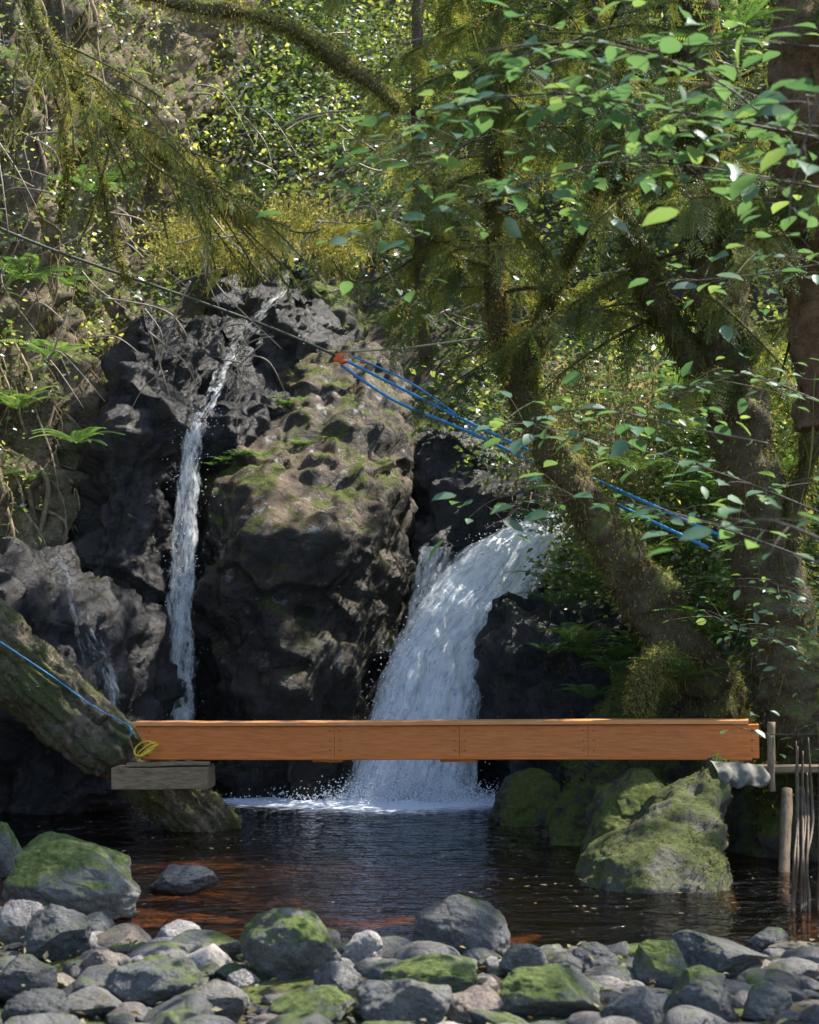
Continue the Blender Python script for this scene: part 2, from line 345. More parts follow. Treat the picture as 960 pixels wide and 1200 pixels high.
# ---------------------------------------------------------------- big rocks
bl=[(-.6,-2.2,-.36,17.6,20.5),(.4,-2.22,-.34,17.5,20.6),(.9,-2.26,-.34,17.4,20.8),(2.0,-2.44,-.10,17.3,21),(2.75,-2.42,-.03,17.6,21.3),(3.3,-2.40,.0,18.3,21.6),(3.85,-2.26,-.03,19.2,22),(4.45,-1.85,-.10,20.0,22.2),(4.9,-1.5,-.28,20.5,22.3),(5.3,-1.0,-.45,21.0,22.3)]
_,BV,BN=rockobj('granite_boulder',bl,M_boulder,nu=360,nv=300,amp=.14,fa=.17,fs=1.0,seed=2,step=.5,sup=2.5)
rocks=empty('gorge_rock_wall')
def R_(nm,levels,mat=M_dark,**k): return rockobj(nm,levels,mat,rocks,**k)
_,CV,CN=R_('cliff_lower',[lv(960,20,190,17.6,4),lv(850,30,180,17.6,4),lv(750,60,178,17.7,4),lv(650,70,180,17.8,4),lv(560,90,190,18.,4),lv(470,110,205,18.4,4),lv(400,150,205,18.9,4),lv(385,160,195,19.2,3.5)],seed=4,fa=.26,amp=.18,nu=260,nv=200)
R_('slot_back',[lv(960,150,300,19.3,3),lv(700,150,300,19.3,3),lv(500,150,330,19.2,3),lv(470,190,340,19.4,3)],seed=5)
R_('step_a',[lv(560,150,330,20.2,3),lv(420,190,300,20.4,3),lv(375,200,290,20.8,2)],seed=6,nu=140,nv=110)
R_('step_b',[lv(520,230,380,21,3),lv(400,270,390,21.2,3),lv(345,300,370,21.6,2)],seed=7,nu=140,nv=110)
R_('step_c',[lv(500,320,430,21.8,3),lv(370,335,420,22,3),lv(335,345,405,22.4,2)],M_mossrock,seed=8,nu=140,nv=110)
R_('step_d',[lv(500,180,360,23,3),lv(330,230,345,23,3),lv(270,270,340,23.4,2)],seed=9,nu=140,nv=110)
R_('step_e',[lv(500,330,520,24,3),lv(300,350,500,24,3),lv(265,360,450,24.4,2)],seed=10,nu=140,nv=110)
_,MV,MN=R_('mound_left',[lv(960,-120,190,16.3,4),lv(900,-120,185,16.2,4),lv(800,-100,165,16.2,4),lv(720,-80,130,16.4,3.5),lv(670,-40,95,16.8,3),lv(655,0,75,17.2,2.5)],M_dark,seed=11,sup=2.2,fa=.2)
R_('fall_back',[lv(960,420,700,18.9,3),lv(800,430,700,19.0,3),lv(660,460,700,19.2,3),lv(600,470,700,19.8,3),lv(520,480,680,20.4,3),lv(500,500,650,20.8,2.5)],seed=12)
_,RV,RN=R_('right_wall',[lv(1000,600,1000,15.8,4),lv(950,590,1000,16.,4),lv(860,575,1000,16.1,4),lv(760,572,1000,16.4,4),lv(715,610,1000,16.8,4),lv(680,660,990,17.3,4),lv(650,700,960,17.9,3)],M_dark,seed=13,sup=2.4,fa=.24,amp=.14,nu=260,nv=180)
_,R2V,R2N=R_('right_bank',[lv(1040,680,1150,14.2,4),lv(960,678,1150,14.4,4),lv(890,690,1150,14.7,4),lv(800,730,1150,15.2,4),lv(740,780,1150,15.7,4),lv(700,820,1100,16.2,3)],M_mossrock,seed=14,sup=2.4)
_,R3V,R3N=R_('right_ledge',[(-.6,2.45,6,12.9,16),(.3,2.5,6,13.,16),(.52,2.6,6,13.1,16),(.56,2.8,6,13.4,16)],M_mossrock,seed=15,nu=160,nv=110,fa=.10,amp=.08)
# ---------------------------------------------------------------- left bank (earth & roots)
plan=crom([(-9,10),(-6.4,13),(-5.0,15.5),(-4.1,17.6),(-3.6,19.2),(-3.6,21.0),(-3.3,23),(-2.6,26),(-1.5,30)],300)
nv=240; NU=300; hh=np.linspace(0,1,nv)
tang=np.gradient(plan,axis=0); nrm=np.stack([-tang[:,1],tang[:,0]],1); nrm/=np.linalg.norm(nrm,axis=1,keepdims=True)
zb=np.interp(plan[:,1],[10,16,18,22,30],[0,.8,1.6,4,9])
G=np.zeros((nv,NU,3))
for i,h in enumerate(hh):
    z=zb+h*12; back=.9*h**1.2*3.+.35*np.sin(h*9)
    G[i,:,0]=plan[:,0]+nrm[:,0]*back; G[i,:,1]=plan[:,1]+nrm[:,1]*back; G[i,:,2]=z
pp=G.reshape(-1,3); N=-grid_normals(G,False).reshape(-1,3)
if N[:,0].mean()<0: N=-N
ribs=fbm(pp*np.array([1,1,.22]),2.2,4,.55); ribs=(1-np.abs(ribs)*2)
rib2=1-np.abs(fbm(pp*np.array([1,1,.16])+.2*fbm(pp,1.,2)[:,None],6.,3,.55))*2
pp=pp+N*(.55*fbm(pp,.6,3)+.34*ribs+.09*rib2+.16*lfac(pp*np.array([1,1,.5]),2.2,3)+.03*fbm(pp,8,3))[:,None]
m=MB(); m.add(pp,grid_faces(nv,NU)); m.build('earth_bank',M_bank); KV=pp; KN=N
m=MB()
for k in range(110):
    i=rng.integers(10,180); j=int(np.clip(rng.normal(125,38),40,230)); pts=[];jj=float(j)
    for q in range(7):
        ii=max(1,i-q*int(9)); jj+=rng.normal()*3.2
        a=ii*NU+int(np.clip(jj,0,NU-1)); pts.append(KV[a]+KN[a]*.03)
    r=rng.uniform(.006,.035); V,Fc,_,_,_=tube(pts,np.linspace(r,r*.4,7),30,7,.3,6); m.add(V,Fc)
M_root=plain('root_bark',(.08,.06,.035),(.36,.28,.19),9,.9); m.build('exposed_tree_roots',M_root)
# ---------------------------------------------------------------- waterfalls
def fall_mat(name,thr=.45):
    t=NT(name); uv=t.n('ShaderNodeUVMap').outputs[0]
    mp=t.n('ShaderNodeMapping'); mp.inputs['Scale'].default_value=(8,.9,1); t.l(uv,mp.inputs[0])
    mp2=t.n('ShaderNodeMapping'); mp2.inputs['Scale'].default_value=(26,6.,1); t.l(uv,mp2.inputs[0])
    a=t.noise(mp.outputs[0],1.,6,.7); b2=t.noise(mp2.outputs[0],1.,7,.78)
    f=t.math('ADD',t.attr(),t.math('ADD',t.math('MULTIPLY',t.math('SUBTRACT',a,.5),2.0),t.math('MULTIPLY',t.math('SUBTRACT',b2,.5),1.7)))
    al=t.ramp(f,[(thr-.25,0.),(thr+.4,1.)])
    d=t.n('ShaderNodeBsdfDiffuse'); c=t.mix(t.ramp(b2,[(.35,0.),(.52,1.)]),(.58,.66,.84),(.96,.98,1.)); t.l(c,d.inputs[0])
    tl=t.n('ShaderNodeBsdfTranslucent'); t.l(c,tl.inputs[0]); m1=t.n('ShaderNodeMixShader'); m1.inputs[0].default_value=.3
    t.l(d.outputs[0],m1.inputs[1]); t.l(tl.outputs[0],m1.inputs[2])
    bb=t.bump(f,.45,.035)
    for q in (d,tl): t.l(bb,q.inputs['Normal'])
    tp=t.n('ShaderNodeBsdfTransparent'); m3=t.n('ShaderNodeMixShader'); t.l(al,m3.inputs[0]); t.l(tp.outputs[0],m3.inputs[1]); t.l(m1.outputs[0],m3.inputs[2])
    t.l(m3.outputs[0],t.out.inputs[0]); return t.m
M_fall=fall_mat('falling_water')
M_drop=plain('water_droplet',(.85,.88,.95),(.92,.95,1.),3,.3,bump=0)
OC_v=np.array([[1,0,0],[-1,0,0],[0,1,0],[0,-1,0],[0,0,1.6],[0,0,-1.6]],float); OC_f=[np.array([[0,2,4],[2,1,4],[1,3,4],[3,0,4],[2,0,5],[1,2,5],[3,1,5],[0,3,5]])]
def fall(name,rows,dens=.6,layers=3,gap=.05,drops=0,dsz=.008):
    par=empty(name); m=MB(); rows=np.array(rows,float); nV=110;nU=50
    k=np.linspace(0,len(rows)-1,nV); R=np.stack([np.interp(k,np.arange(len(rows)),rows[:,c]) for c in range(4)],1)
    ker=np.ones(7)/7; Rp=np.pad(R,((3,3),(0,0)),'edge'); R=np.stack([np.convolve(Rp[:,c],ker,'valid') for c in range(4)],1)
    last=None
    for L in range(layers):
        s=np.linspace(0,1,nU); G=np.zeros((nV,nU,3))
        for i,(v,a,b,D) in enumerate(R):
            A=P(a,v,D);B=P(b,v,D); G[i]=A+(B-A)*s[:,None]; G[i,:,1]-=L*gap+.10*np.sin(s*np.pi)
        g=G.reshape(-1,3); g[:,1]+=.05*fbm(g*np.array([1,1,.35]),5,4,.6,L*4.); g[:,0]+=.03*fbm(g,4,3,off=L)
        ss=np.tile(s,nV)
        ed=np.minimum(ss,1-ss)*2; den=dens-.12*L-.85*(1-np.clip(ed*2.,0,1))**1.3
        ln=np.repeat(np.cumsum(np.r_[0,np.linalg.norm(np.diff(G[:,nU//2],axis=0),axis=1)]),nU)
        wid=np.linalg.norm(G[:,-1]-G[:,0],axis=1).mean()
        m.add(g,grid_faces(nV,nU),den,np.stack([ss*wid+L*3.3+.02*fbm(g,2,2),ln+L*5.],1)); last=G
    m.build('water_sheet',M_fall,par)
    if drops:
        md=MB(); idx=rng.integers(0,nV*nU,drops); q=last.reshape(-1,3)[idx]+rng.normal(size=(drops,3))*np.array([.09,.08,.05])
        inst(md,OC_v,OC_f,q,frames(rdir(drops),rdir(drops)),dsz*(.4+rng.random(drops)),np.full(drops,.5)); md.build('spray_drops',M_drop,par)
    return par
fall('waterfall',[(600,645,672,18.9),(614,600,668,18.7),(640,545,658,18.5),(675,512,640,18.4),(715,485,612,18.2),(760,458,586,18.1),(800,440,570,18.0),(850,428,562,17.9),(900,414,560,17.8),(942,390,562,17.7)],1.08,3,.06,3500,.006)
fall('waterfall',[(640,482,540,18.8),(670,478,530,18.7),(720,470,515,18.5),(780,446,495,18.3),(860,425,475,18.2)],.46,2,.05)
fall('waterfall',[(484,220,248,18.6),(500,214,245,18.4),(560,205,238,18.2),(650,195,234,18.1),(750,187,236,18.),(850,187,237,18.),(930,181,242,18.)],.52,2,.05,700,.005)
fall('waterfall',[(318,326,345,22.0),(345,320,338,21.6),(380,284,312,21.0),(400,266,292,20.6),(440,247,272,19.7),(470,236,262,19.1),(486,225,255,18.6)],.28,2)
fall('waterfall',[(655,60,84,16.5),(690,70,100,16.),(740,82,126,15.85),(790,92,146,15.75),(850,100,160,15.7)],.20,2,.04)
fall('waterfall',[(360,885,930,24),(400,880,935,23.8),(450,885,940,23.6)],.5,2)
n=5500; a=rng.random(n)*2*np.pi; r=np.abs(rng.normal(size=n))*.5; md=MB()
q=np.stack([fc[0]+r*np.cos(a)*1.5,fc[1]-.1+r*np.sin(a)*.5,np.abs(rng.normal(size=n))*.15*np.exp(-r)],1)
inst(md,OC_v,OC_f,q,frames(rdir(n),rdir(n)),.007*(.4+rng.random(n)),np.full(n,.5)); md.build('waterfall_splash',M_drop)
# ---------------------------------------------------------------- loose stones
def ico(n):
    bm=bmesh.new(); bmesh.ops.create_icosphere(bm,subdivisions=n,radius=1); V=np.array([v.co[:] for v in bm.verts]); Fc=np.array([[v.index for v in f.verts] for f in bm.faces]); bm.free(); return V,Fc
I2=ico(2); I3=ico(4); I5=ico(6)
def stone(base,dims,planes=12,hard=.9,offr=(.55,.9),na=.05,rz=None,seed=0):
    V=base[0].copy(); ns=rdir(planes)
    for n_ in ns:
        o=rng.uniform(*offr); d=V@n_; V=V-np.outer(np.maximum(0,d-o)*hard,n_)
    V=V+V*(na*fbm(V,2.,4,.55,rng.random()*50))[:,None]+V*(.35*na*lfac(V,3.,rng.integers(0,90)))[:,None]
    V/=np.abs(V).max(0); V=V*np.array(dims)/2
    a=rng.uniform(-.35,.35) if rz is None else rz; c,s_=math.cos(a),math.sin(a); V=V@np.array([[c,s_,0],[-s_,c,0],[0,0,1]]); 
    b=rng.normal()*.12; c,s_=math.cos(b),math.sin(b); V=V@np.array([[c,0,s_],[0,1,0],[-s_,0,c]])
    return V,base[1]
big=[(85,1040,172,80,M_cobm,.5),(62,1003,115,40,M_cobm,.5),(215,1034,90,30,M_cob,.55),(337,1116,124,84,M_cobm,.4),(540,1098,118,78,M_cob,.38),(508,1150,125,44,M_cobm,.5),
(58,1100,86,64,M_cob,.25),(210,1107,64,44,M_cob,.97),(176,1157,112,54,M_cob,.3),(362,1190,112,48,M_cobm,.4),(474,1182,120,62,M_cob,.45),(655,1172,150,62,M_cobm,.6),(822,1176,92,66,M_cob,.2),
(842,1126,120,52,M_cob,.3),(424,1116,58,36,M_cob,.93),(905,1112,62,38,M_cob,.2),(620,1132,66,44,M_cob,.6),(778,1135,76,56,M_cobm,.2),(700,1130,80,40,M_cob,.15),(250,1180,80,44,M_cob,.62),
(20,1085,60,50,M_cob,.9),(25,1150,80,50,M_cob,.2),(112,1095,60,40,M_cob,.55),(560,1185,80,44,M_cob,.8),(905,1180,70,50,M_cobm,.3),(-5,1000,60,60,M_cobm,.2),(35,1190,90,45,M_cob,.1),(740,1190,80,50,M_cob,.3),(120,1135,60,34,M_cob,.75),(395,1150,60,40,M_cob,.5),(285,1150,40,26,M_cob,.9)]
BIG=[]
def bouldr(name,u,v,w,h,mat,var=.5,planes=10,na=.06,offr=(.55,.9)):
    """u,v centre bearing; w,h apparent size; stands on the shore"""
    g=0.
    for _ in range(4):
        D=(CH-g)*F/(v+h*.5-720); g=max(0.,float(H(np.array([(u-480)/F*D]),np.array([D]))[0]))
    c=P(u,v,D); W=w/F*D; Hh=h/F*D; V,Fc=stone(I5,(W*1.04,W*.8,Hh*1.3),planes,na=na,offr=offr); V+=c+np.array([0,W*.3,-Hh*.08]); m=MB(); m.add(V,Fc,var); BIG.append((c[0],D+W*.3,W*.5)); return m.build(name,mat)
for k,(u,v,w,h,mt,va) in enumerate(big): bouldr('mossy_boulder' if mt is M_cobm else 'river_boulder',u,v,w,h,mt,va,planes=5 if k==4 else rng.integers(8,16),na=.09,offr=(.78,.95) if k in (4,5,8) else (.55,.9))
BIG=np.array(BIG)
m=MB(); cnt=0; tries=0
while cnt<1250 and tries<20000:
    tries+=1
    x=rng.uniform(-3.4,3.4); y=rng.uniform(6.4,11.2); h=float(H(np.array([x]),np.array([y]))[0])
    if h<(-.02 if rng.random()<.93 else -.22): continue
    if (np.hypot(BIG[:,0]-x,BIG[:,1]-y)<BIG[:,2]*.9).any(): continue
    sz=float(np.clip(rng.lognormal(-2.35,.62),.03,.34)); V,Fc=stone(I3,(sz*rng.uniform(.9,1.5),sz,sz*rng.uniform(.45,.8)),rng.integers(5,14),na=.06,rz=rng.uniform(0,3),offr=(.45,.9) if rng.random()<.6 else (.75,.97))
    V+=np.array([x,y,h+.01+sz*.10]); m.add(V,Fc,float(np.clip(rng.beta(1.3,1.7),0,1)) if rng.random()>.06 else .97); cnt+=1
m.build('river_cobbles',M_cob)
def wedge(name,pts_lv,mat,seed): return rockobj(name,pts_lv,mat,None,nu=200,nv=130,seed=seed,amp=.03,fa=.045,fs=2.2,sc=1.6,sup=3)
_,W1,WN1=wedge('mossy_boulder',[lv(1075,676,885,11.6,1.4),lv(1040,690,868,11.6,1.3),lv(1010,702,864,11.75,1.2),lv(975,742,862,12.05,1.1),lv(940,785,862,12.4,.9),lv(908,838,862,12.7,.5)],M_wedge,21)
wedge('mossy_boulder',[lv(1030,690,810,12.8,1.2),lv(970,700,810,12.9,1.2),lv(935,712,795,13.1,1.),lv(922,730,780,13.3,.7)],M_mossrock,22)
wedge('mossy_boulder',[lv(1020,640,720,13.9,1.2),lv(975,645,715,14.,1.),lv(945,660,705,14.3,.7)],M_mossrock,23)
wedge('mossy_boulder',[lv(1010,575,670,15.2,1.2),lv(960,582,665,15.3,1.),lv(925,600,655,15.6,.7)],M_mossrock,24)
# ---------------------------------------------------------------- log, beam, ledge
lg=empty('fallen_log'); m=MB()
V,Fc,_,_,_=tube([P(-160,650,14.3),P(-40,735,14.5),P(60,815,14.75),P(150,890,14.95),P(215,940,15.1),P(262,985,15.3)],[.30,.28,.27,.265,.26,.20],260,110,.22,2.6)
ax=P(262,985,15.3)-P(-160,650,14.3); ax/=np.linalg.norm(ax); al=V@ax; rad=V-np.outer(al,ax)
V=V+ (rad-rad.mean(0))/np.linalg.norm(rad-rad.mean(0),axis=1,keepdims=True)*(.034*(1-2*np.abs(fbm(rad*11+np.outer(al*.6,[1,1,1]),1.,3)))+.015*fbm(V,9,3))[:,None]
m.add(V,Fc); m.build('trunk',M_log,lg); LGV=V
m=MB()
for a,b,r in [((20,790),(45,760),.05),((110,850),(128,838),.04),((30,770),(12,745),.035)]:
    V,Fc,_,_,_=tube([P(*a,14.7),P((a[0]+b[0])/2,(a[1]+b[1])/2,14.55),P(*b,14.45)],[r,r*.8,r*.5],10,10,.2,8); m.add(V,Fc)
m.build('branch_stub',M_log,lg)
m=MB(); i=rng.integers(0,len(LGV),14000); i=i[fbm(LGV[i],2.2,3)>.12]; n=len(i)
inst(m,LS_v*np.array([1,.6,1]),LS_f,LGV[i],frames(rdir(n)+[0,-.3,.3],rdir(n)),.03*(.4+rng.random(n)),.45+rng.normal(size=n)*.2); m.build('moss',M_moss,lg)
def box(mb,a,b,th,hgt,taper=0.,seed=0,n=40):
    a=np.array(a,float);b=np.array(b,float); d=b-a; L=np.linalg.norm(d); x=d/L; y=np.cross([0,0,1.],x); y/=np.linalg.norm(y); z=np.cross(x,y)
    e=.005; prof=[(-th/2+e,-hgt/2),(th/2-e,-hgt/2),(th/2,-hgt/2+e),(th/2,hgt/2-e),(th/2-e,hgt/2),(-th/2+e,hgt/2),(-th/2,hgt/2-e),(-th/2,-hgt/2+e)]
    G=[]
    for i in range(n):
        t_=i/(n-1); c=a+d*t_; w=.002*math.sin(t_*7+seed)
        G.append([c+y*py+z*(pz+w)+x*(taper*(pz/hgt) if i==0 else 0) for py,pz in prof])
    G=np.array(G).reshape(-1,3); V=np.concatenate([G,[G[:8].mean(0),G[-8:].mean(0)]]); k=np.arange(8); nb=len(G)
    mb.add(V,[grid_faces(n,8,True),np.stack([(k+1)%8,k,np.full(8,nb)],1),np.stack([nb-8+k,nb-8+(k+1)%8,np.full(8,nb+1)],1)])
bm_=empty('wooden_footbridge_beam')
A=P(168,868,14.45);B=P(890,867,13.55)
def L_(t_,dz=0,dy=0): q=A+(B-A)*t_; return q+np.array([0,dy,dz])
hgt=.30
m=MB(); cuts=[0,.325,.53,.735,1.0]
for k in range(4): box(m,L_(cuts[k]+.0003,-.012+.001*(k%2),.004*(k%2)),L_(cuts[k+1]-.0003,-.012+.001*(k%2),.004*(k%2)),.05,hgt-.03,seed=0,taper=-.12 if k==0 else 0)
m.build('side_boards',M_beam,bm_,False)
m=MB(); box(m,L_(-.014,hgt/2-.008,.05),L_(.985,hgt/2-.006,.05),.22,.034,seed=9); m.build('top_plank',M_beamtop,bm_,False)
m=MB(); box(m,L_(0.005,-hgt/2+.006,.05),L_(.99,-hgt/2+.006,.05),.21,.026,seed=3); m.build('bottom_plank',M_beam,bm_,False)
m=MB(); box(m,L_(0.01,-.008,.13),L_(.99,-.008,.13),.05,hgt-.06,seed=4); box(m,L_(.29,-hgt/2-.019,.05),L_(.34,-hgt/2-.019,.05),.13,.022);box(m,L_(.50,-hgt/2-.019,.05),L_(.56,-hgt/2-.019,.05),.13,.022); m.build('rear_boards',M_beam,bm_,False)
m=MB()
for cc in cuts:
    for dz in (-.08,.0,.08):
        for s_ in (-.008,.008):
            m.add(I2[0]*.006+L_(min(max(cc+s_,.012),.988),dz,-.028),I2[1])
M_metal=plain('screw_metal',(.08,.07,.06),(.15,.13,.1),20,.4); m.build('screws',M_metal,bm_)
sb=empty('timber_support_block'); m=MB(); box(m,P(136,911,14.42),P(248,910,14.35),.30,.18,seed=2,n=12); m.build('block',M_board,sb,False)
m=MB(); box(m,P(150,896,14.34),P(246,894,14.30),.12,.03,seed=3,n=12); m.build('shim',M_board,sb,False)
dk=empty('timber_landing'); m=MB()
for k in range(5): box(m,P(838+k*2,902+k*.6,13.0+k*.17),P(1010,899+k*.6,13.0+k*.17),.155,.05,seed=k,n=10)
m.build('deck_boards',M_board,dk,False)
m=MB(); V,Fc,_,_,_=tube([P(904,846,12.95),P(904,905,12.92),P(905,928,12.9)],[.03,.03,.028],12,10,.15,7); m.add(V,Fc)
V,Fc,_,_,_=tube([P(922,925,12.9),P(918,1060,12.5)],[.045,.045],12,10,.15,7); m.add(V,Fc); m.build('posts',plain('post_wood',(.12,.08,.045),(.28,.20,.12),9,.8,(5,5,1)),dk)
n=40; s1,t1=np.meshgrid(np.linspace(0,1,n),np.linspace(0,1,n)); 
Cq=np.array([P(832+60*a+6*math.sin(b*3),888+10*a+38*b*(1-.5*a),12.8) for b,a in zip(t1.ravel(),s1.ravel())])
Cq[:,1]+=-.16*np.sin(t1.ravel()*2.2)+.04*np.sin(s1.ravel()*17+t1.ravel()*3)+.03*fbm(Cq,7,3); Cq[:,2]+=.03*fbm(Cq,6,2)
m=MB(); m.add(Cq,grid_faces(n,n)); m.build('draped_cloth',plain('grey_cloth',(.10,.10,.085),(.22,.21,.18),12,.9))
def rope(name,pts,r,mat,n=60,seg=7):
    m=MB(); V,Fc,_,_,_=tube(pts,[r]*len(pts),n,seg); m.add(V,Fc); return m.build(name,mat)
M_blue=plain('blue_rope',(.02,.16,.42),(.04,.30,.62),60,.5); M_dkrope=plain('dark_rope',(.03,.04,.03),(.09,.10,.07),60,.7); M_yel=plain('yellow_rope',(.6,.42,.02),(.75,.55,.05),60,.5); M_org=plain('orange_strap',(.7,.10,.02),(.8,.16,.04),40,.5); M_tanr=plain('tan_rope',(.3,.25,.12),(.5,.42,.25),60,.7)
rope('dark_rope',[P(-40,250,15),P(60,292,15.3),P(230,352,15.8),P(320,385,16.1),P(395,417,16.4)],.014,M_dkrope)
rg=empty('blue_rope_rigging'); 
for pts,r in [([(400,420),(470,455),(560,500),(660,545),(760,590),(850,630)],.015),([(400,428),(460,468),(530,498),(580,520),(690,575),(830,642)],.015),([(415,418),(480,448),(540,490),(560,512)],.010)]:
    o=rope('rope_strand',[P(u,v,16.4-2.6*(u-400)/450) for u,v in pts],r,M_blue); o.parent=rg
m=MB()
for u,v in [(396,421),(402,424),(427,424),(398,417)]:
    V,Fc=stone(I3,(.10,.06,.06),5); m.add(V*.9+P(u,v,16.36),Fc)
o=m.build('orange_pulley',M_org,rg)
rope('tan_rope',[P(405,412,16.5),P(470,408,17),P(562,396,17.6)],.010,M_tanr)
rope('blue_rope',[P(0,752,14.2),P(60,792,14.4),P(110,828,14.55),P(150,850,14.6),P(153,862,14.4)],.007,M_blue)
ya=np.linspace(0,7*np.pi,60); rope('yellow_rope_coil',[P(168+12*math.sin(a*.9)+a*.3,876+8*math.cos(a)+a*.25,14.28+.03*math.sin(a*1.7)) for a in ya],.008,M_yel,260)
# ---------------------------------------------------------------- trees
def tree(name,trunks,branchspec=None,fuzz=6000,hang=1200,mossb=.45,conb=.45,amp=.35,fsz=.032,hl=.3,bark=None,skip=.38,spsz=.36,hmat=None):
    par=empty(name); mt=MB(); mm=MB(); mc=MB(); allp=[];alln=[]
    for pts,rad in trunks:
        V,Fc,nn,C,pp=tube([P(*q) for q in pts],rad,max(60,len(pts)*30),30,amp,4.,rng.random()*30); mt.add(V,Fc); allp.append(pp);alln.append(nn)
    tw=MB(); spos=[];sdir=[]
    for (C0,dr,L,droop,r0) in (branchspec or []):
        C0=np.array(C0);dr=np.array(dr,float);dr/=np.linalg.norm(dr); ts=np.linspace(0,1,6); side=rng.normal(size=3)*.12
        pts=[C0+dr*L*q+side*L*math.sin(q*3)+np.array([0,0,-droop*L*q*q]) for q in ts]
        V,Fc,nn,C,pp=tube(pts,np.linspace(r0,.006,6),26,7,.3,6); tw.add(V,Fc); allp.append(pp);alln.append(nn)
        for q in range(3,26):
            for s_ in (-1,1):
                if rng.random()<skip: continue
                tn=C[min(q+1,25)]-C[q-1]; tn/=np.linalg.norm(tn); sd=np.cross(tn,[0,0,1.])*s_
                spos.append(C[q]); sdir.append(tn*.7+sd*.8+np.array([0,0,-.35-.6*rng.random()])+rng.normal(size=3)*.3)
    P_=np.concatenate(allp);N_=np.concatenate(alln)
    if fuzz:
        i=rng.integers(0,len(P_),fuzz); d=N_[i]*.7+np.array([0,0,-.6])+rng.normal(size=(fuzz,3))*.5
        inst(mm,LS_v*np.array([1,.6,1]),LS_f,P_[i]+rng.normal(size=(fuzz,3))*.02,frames(d,rdir(fuzz)),fsz*(.4+1.1*rng.random(fuzz)),mossb+rng.normal(size=fuzz)*.2+.4*fbm(P_[i],1.8,3))
    if hang:
        i=rng.integers(0,len(P_),hang); i=i[fbm(P_[i],3.,2)>-.2]; strands(mm,P_[i]-N_[i]*.01,hl,mossb,.55)
    mt.build('trunk',bark or M_bark,par)
    if tw.n: tw.build('branches',bark or M_bark,par)
    if mm.n: mm.build('moss',M_moss,par)
    if spos:
        sp=np.array(spos);sd=np.array(sdir)
        for g,(tv,tf) in enumerate(SPR):
            k=np.arange(len(sp))%3==g; n=k.sum()
            inst(mc,tv,tf,sp[k],frames(sd[k],np.tile([0,0,1.],(n,1))+rng.normal(size=(n,3))*.5),spsz*(.35+.9*rng.random(n)),conb+rng.normal(size=n)*.18+.4*fbm(sp[k],1.2,2))
        mc.build('needles',M_conif,par)
    return par
def brs(n,base_pts,dirf,Lr=(1.1,2.4),droop=(.15,.6),r=.02):
    o=[]
    C=crom([P(*q) for q in base_pts],100)
    for k in range(n):
        c=C[rng.integers(0,100)]; o.append((c,dirf(),rng.uniform(*Lr),rng.uniform(*droop),r*rng.uniform(.6,1.3)))
    return o
def dl(lx=-1,rx=.3): return lambda: np.array([rng.uniform(lx,rx),rng.uniform(-.8,.4),rng.uniform(-.1,.35)])
big_tr=[(950,880,14.3),(920,760,14.2),(885,600,14.),(858,450,13.8),(838,320,13.7),(822,180,13.6),(812,40,13.6),(806,-120,13.6)]
lim1=[(868,500,13.8),(800,400,13.8),(745,300,13.8),(725,180,13.8),(700,40,13.8),(690,-80,13.8)]
tree('mossy_conifer_tree',[(big_tr,[.40,.31,.25,.22,.20,.18,.16,.14]),(lim1,[.12,.11,.10,.09,.07,.06]),([(900,700,14.1),(940,560,13.9),(985,420,13.8)],[.14,.1,.08])],
  brs(26,big_tr[3:],dl(-1,.8))+brs(20,lim1[1:],dl(-1,.4)),fuzz=42000,hang=7000,hl=.22,mossb=.62,conb=.55)
lim2=[(850,850,15.0),(790,740,14.6),(722,650,14.4),(662,550,14.3),(615,465,14.2),(585,380,14.2),(578,250,14.2),(582,100,14.2),(585,-80,14.2)]
tree('mossy_maple_tree',[(lim2,[.30,.25,.20,.16,.12,.09,.07,.065,.06]),([(612,460,14.2),(640,360,14.1),(690,250,14.1),(720,120,14.1)],[.08,.06,.045,.03]),([(800,770,14.6),(775,775,14.2),(758,795,14.1),(748,835,14.1)],[.15,.13,.12,.08])],
  brs(20,lim2[5:],dl(-.8,.9),(.7,1.5)),fuzz=46000,hang=4500,mossb=.85,hl=.15,conb=.65)
tr3=[(975,500,11.5),(955,300,11.5),(940,150,11.5),(935,-80,11.5)]
tree('brown_cedar_tree',[(tr3,[.23,.2,.18,.18])],brs(8,tr3[1:],dl(-1,.2),(.8,1.5)),fuzz=2500,hang=600,bark=M_brownbark)
tr4=[(500,420,17.5),(492,300,17.5),(488,150,17.6),(492,-80,17.8)]
tree('slender_mossy_tree',[(tr4,[.07,.06,.055,.05])],brs(22,tr4[1:],dl(-.5,.9),(.6,1.6),r=.016),fuzz=6000,hang=1500,conb=.7,hl=.16)
l1=[(20,-60,12),(50,40,12),(95,110,12),(170,165,12.1),(240,215,12.2),(300,262,12.3)]
tree('drooping_mossy_limb',[(l1,[.06,.05,.04,.03,.018,.006])],brs(38,l1[1:5],lambda:np.array([rng.uniform(-.1,1),rng.uniform(-.5,.3),rng.uniform(-.6,.0)]),(.4,1.0),(.2,.6),.007),fuzz=12000,hang=9000,mossb=.72,conb=.8,hl=.11,skip=.88,spsz=.18,fsz=.026)
l2=[(120,-20,12),(220,6,12),(300,18,12),(360,45,12.1),(410,80,12.2),(470,128,12.3)]
tree('drooping_mossy_limb',[(l2,[.035,.04,.045,.05,.06,.04])],None,fuzz=10000,hang=500,mossb=.8,hl=.09,fsz=.024)
l3=[(75,60,12.3),(110,170,12.3),(130,270,12.3),(150,330,12.3)]
tree('drooping_mossy_limb',[(l3,[.022,.016,.010,.004]),([(60,90,12.2),(80,190,12.2),(70,260,12.2)],[.016,.010,.004])],None,fuzz=2500,hang=700,mossb=.75,hl=.10)
m=MB()
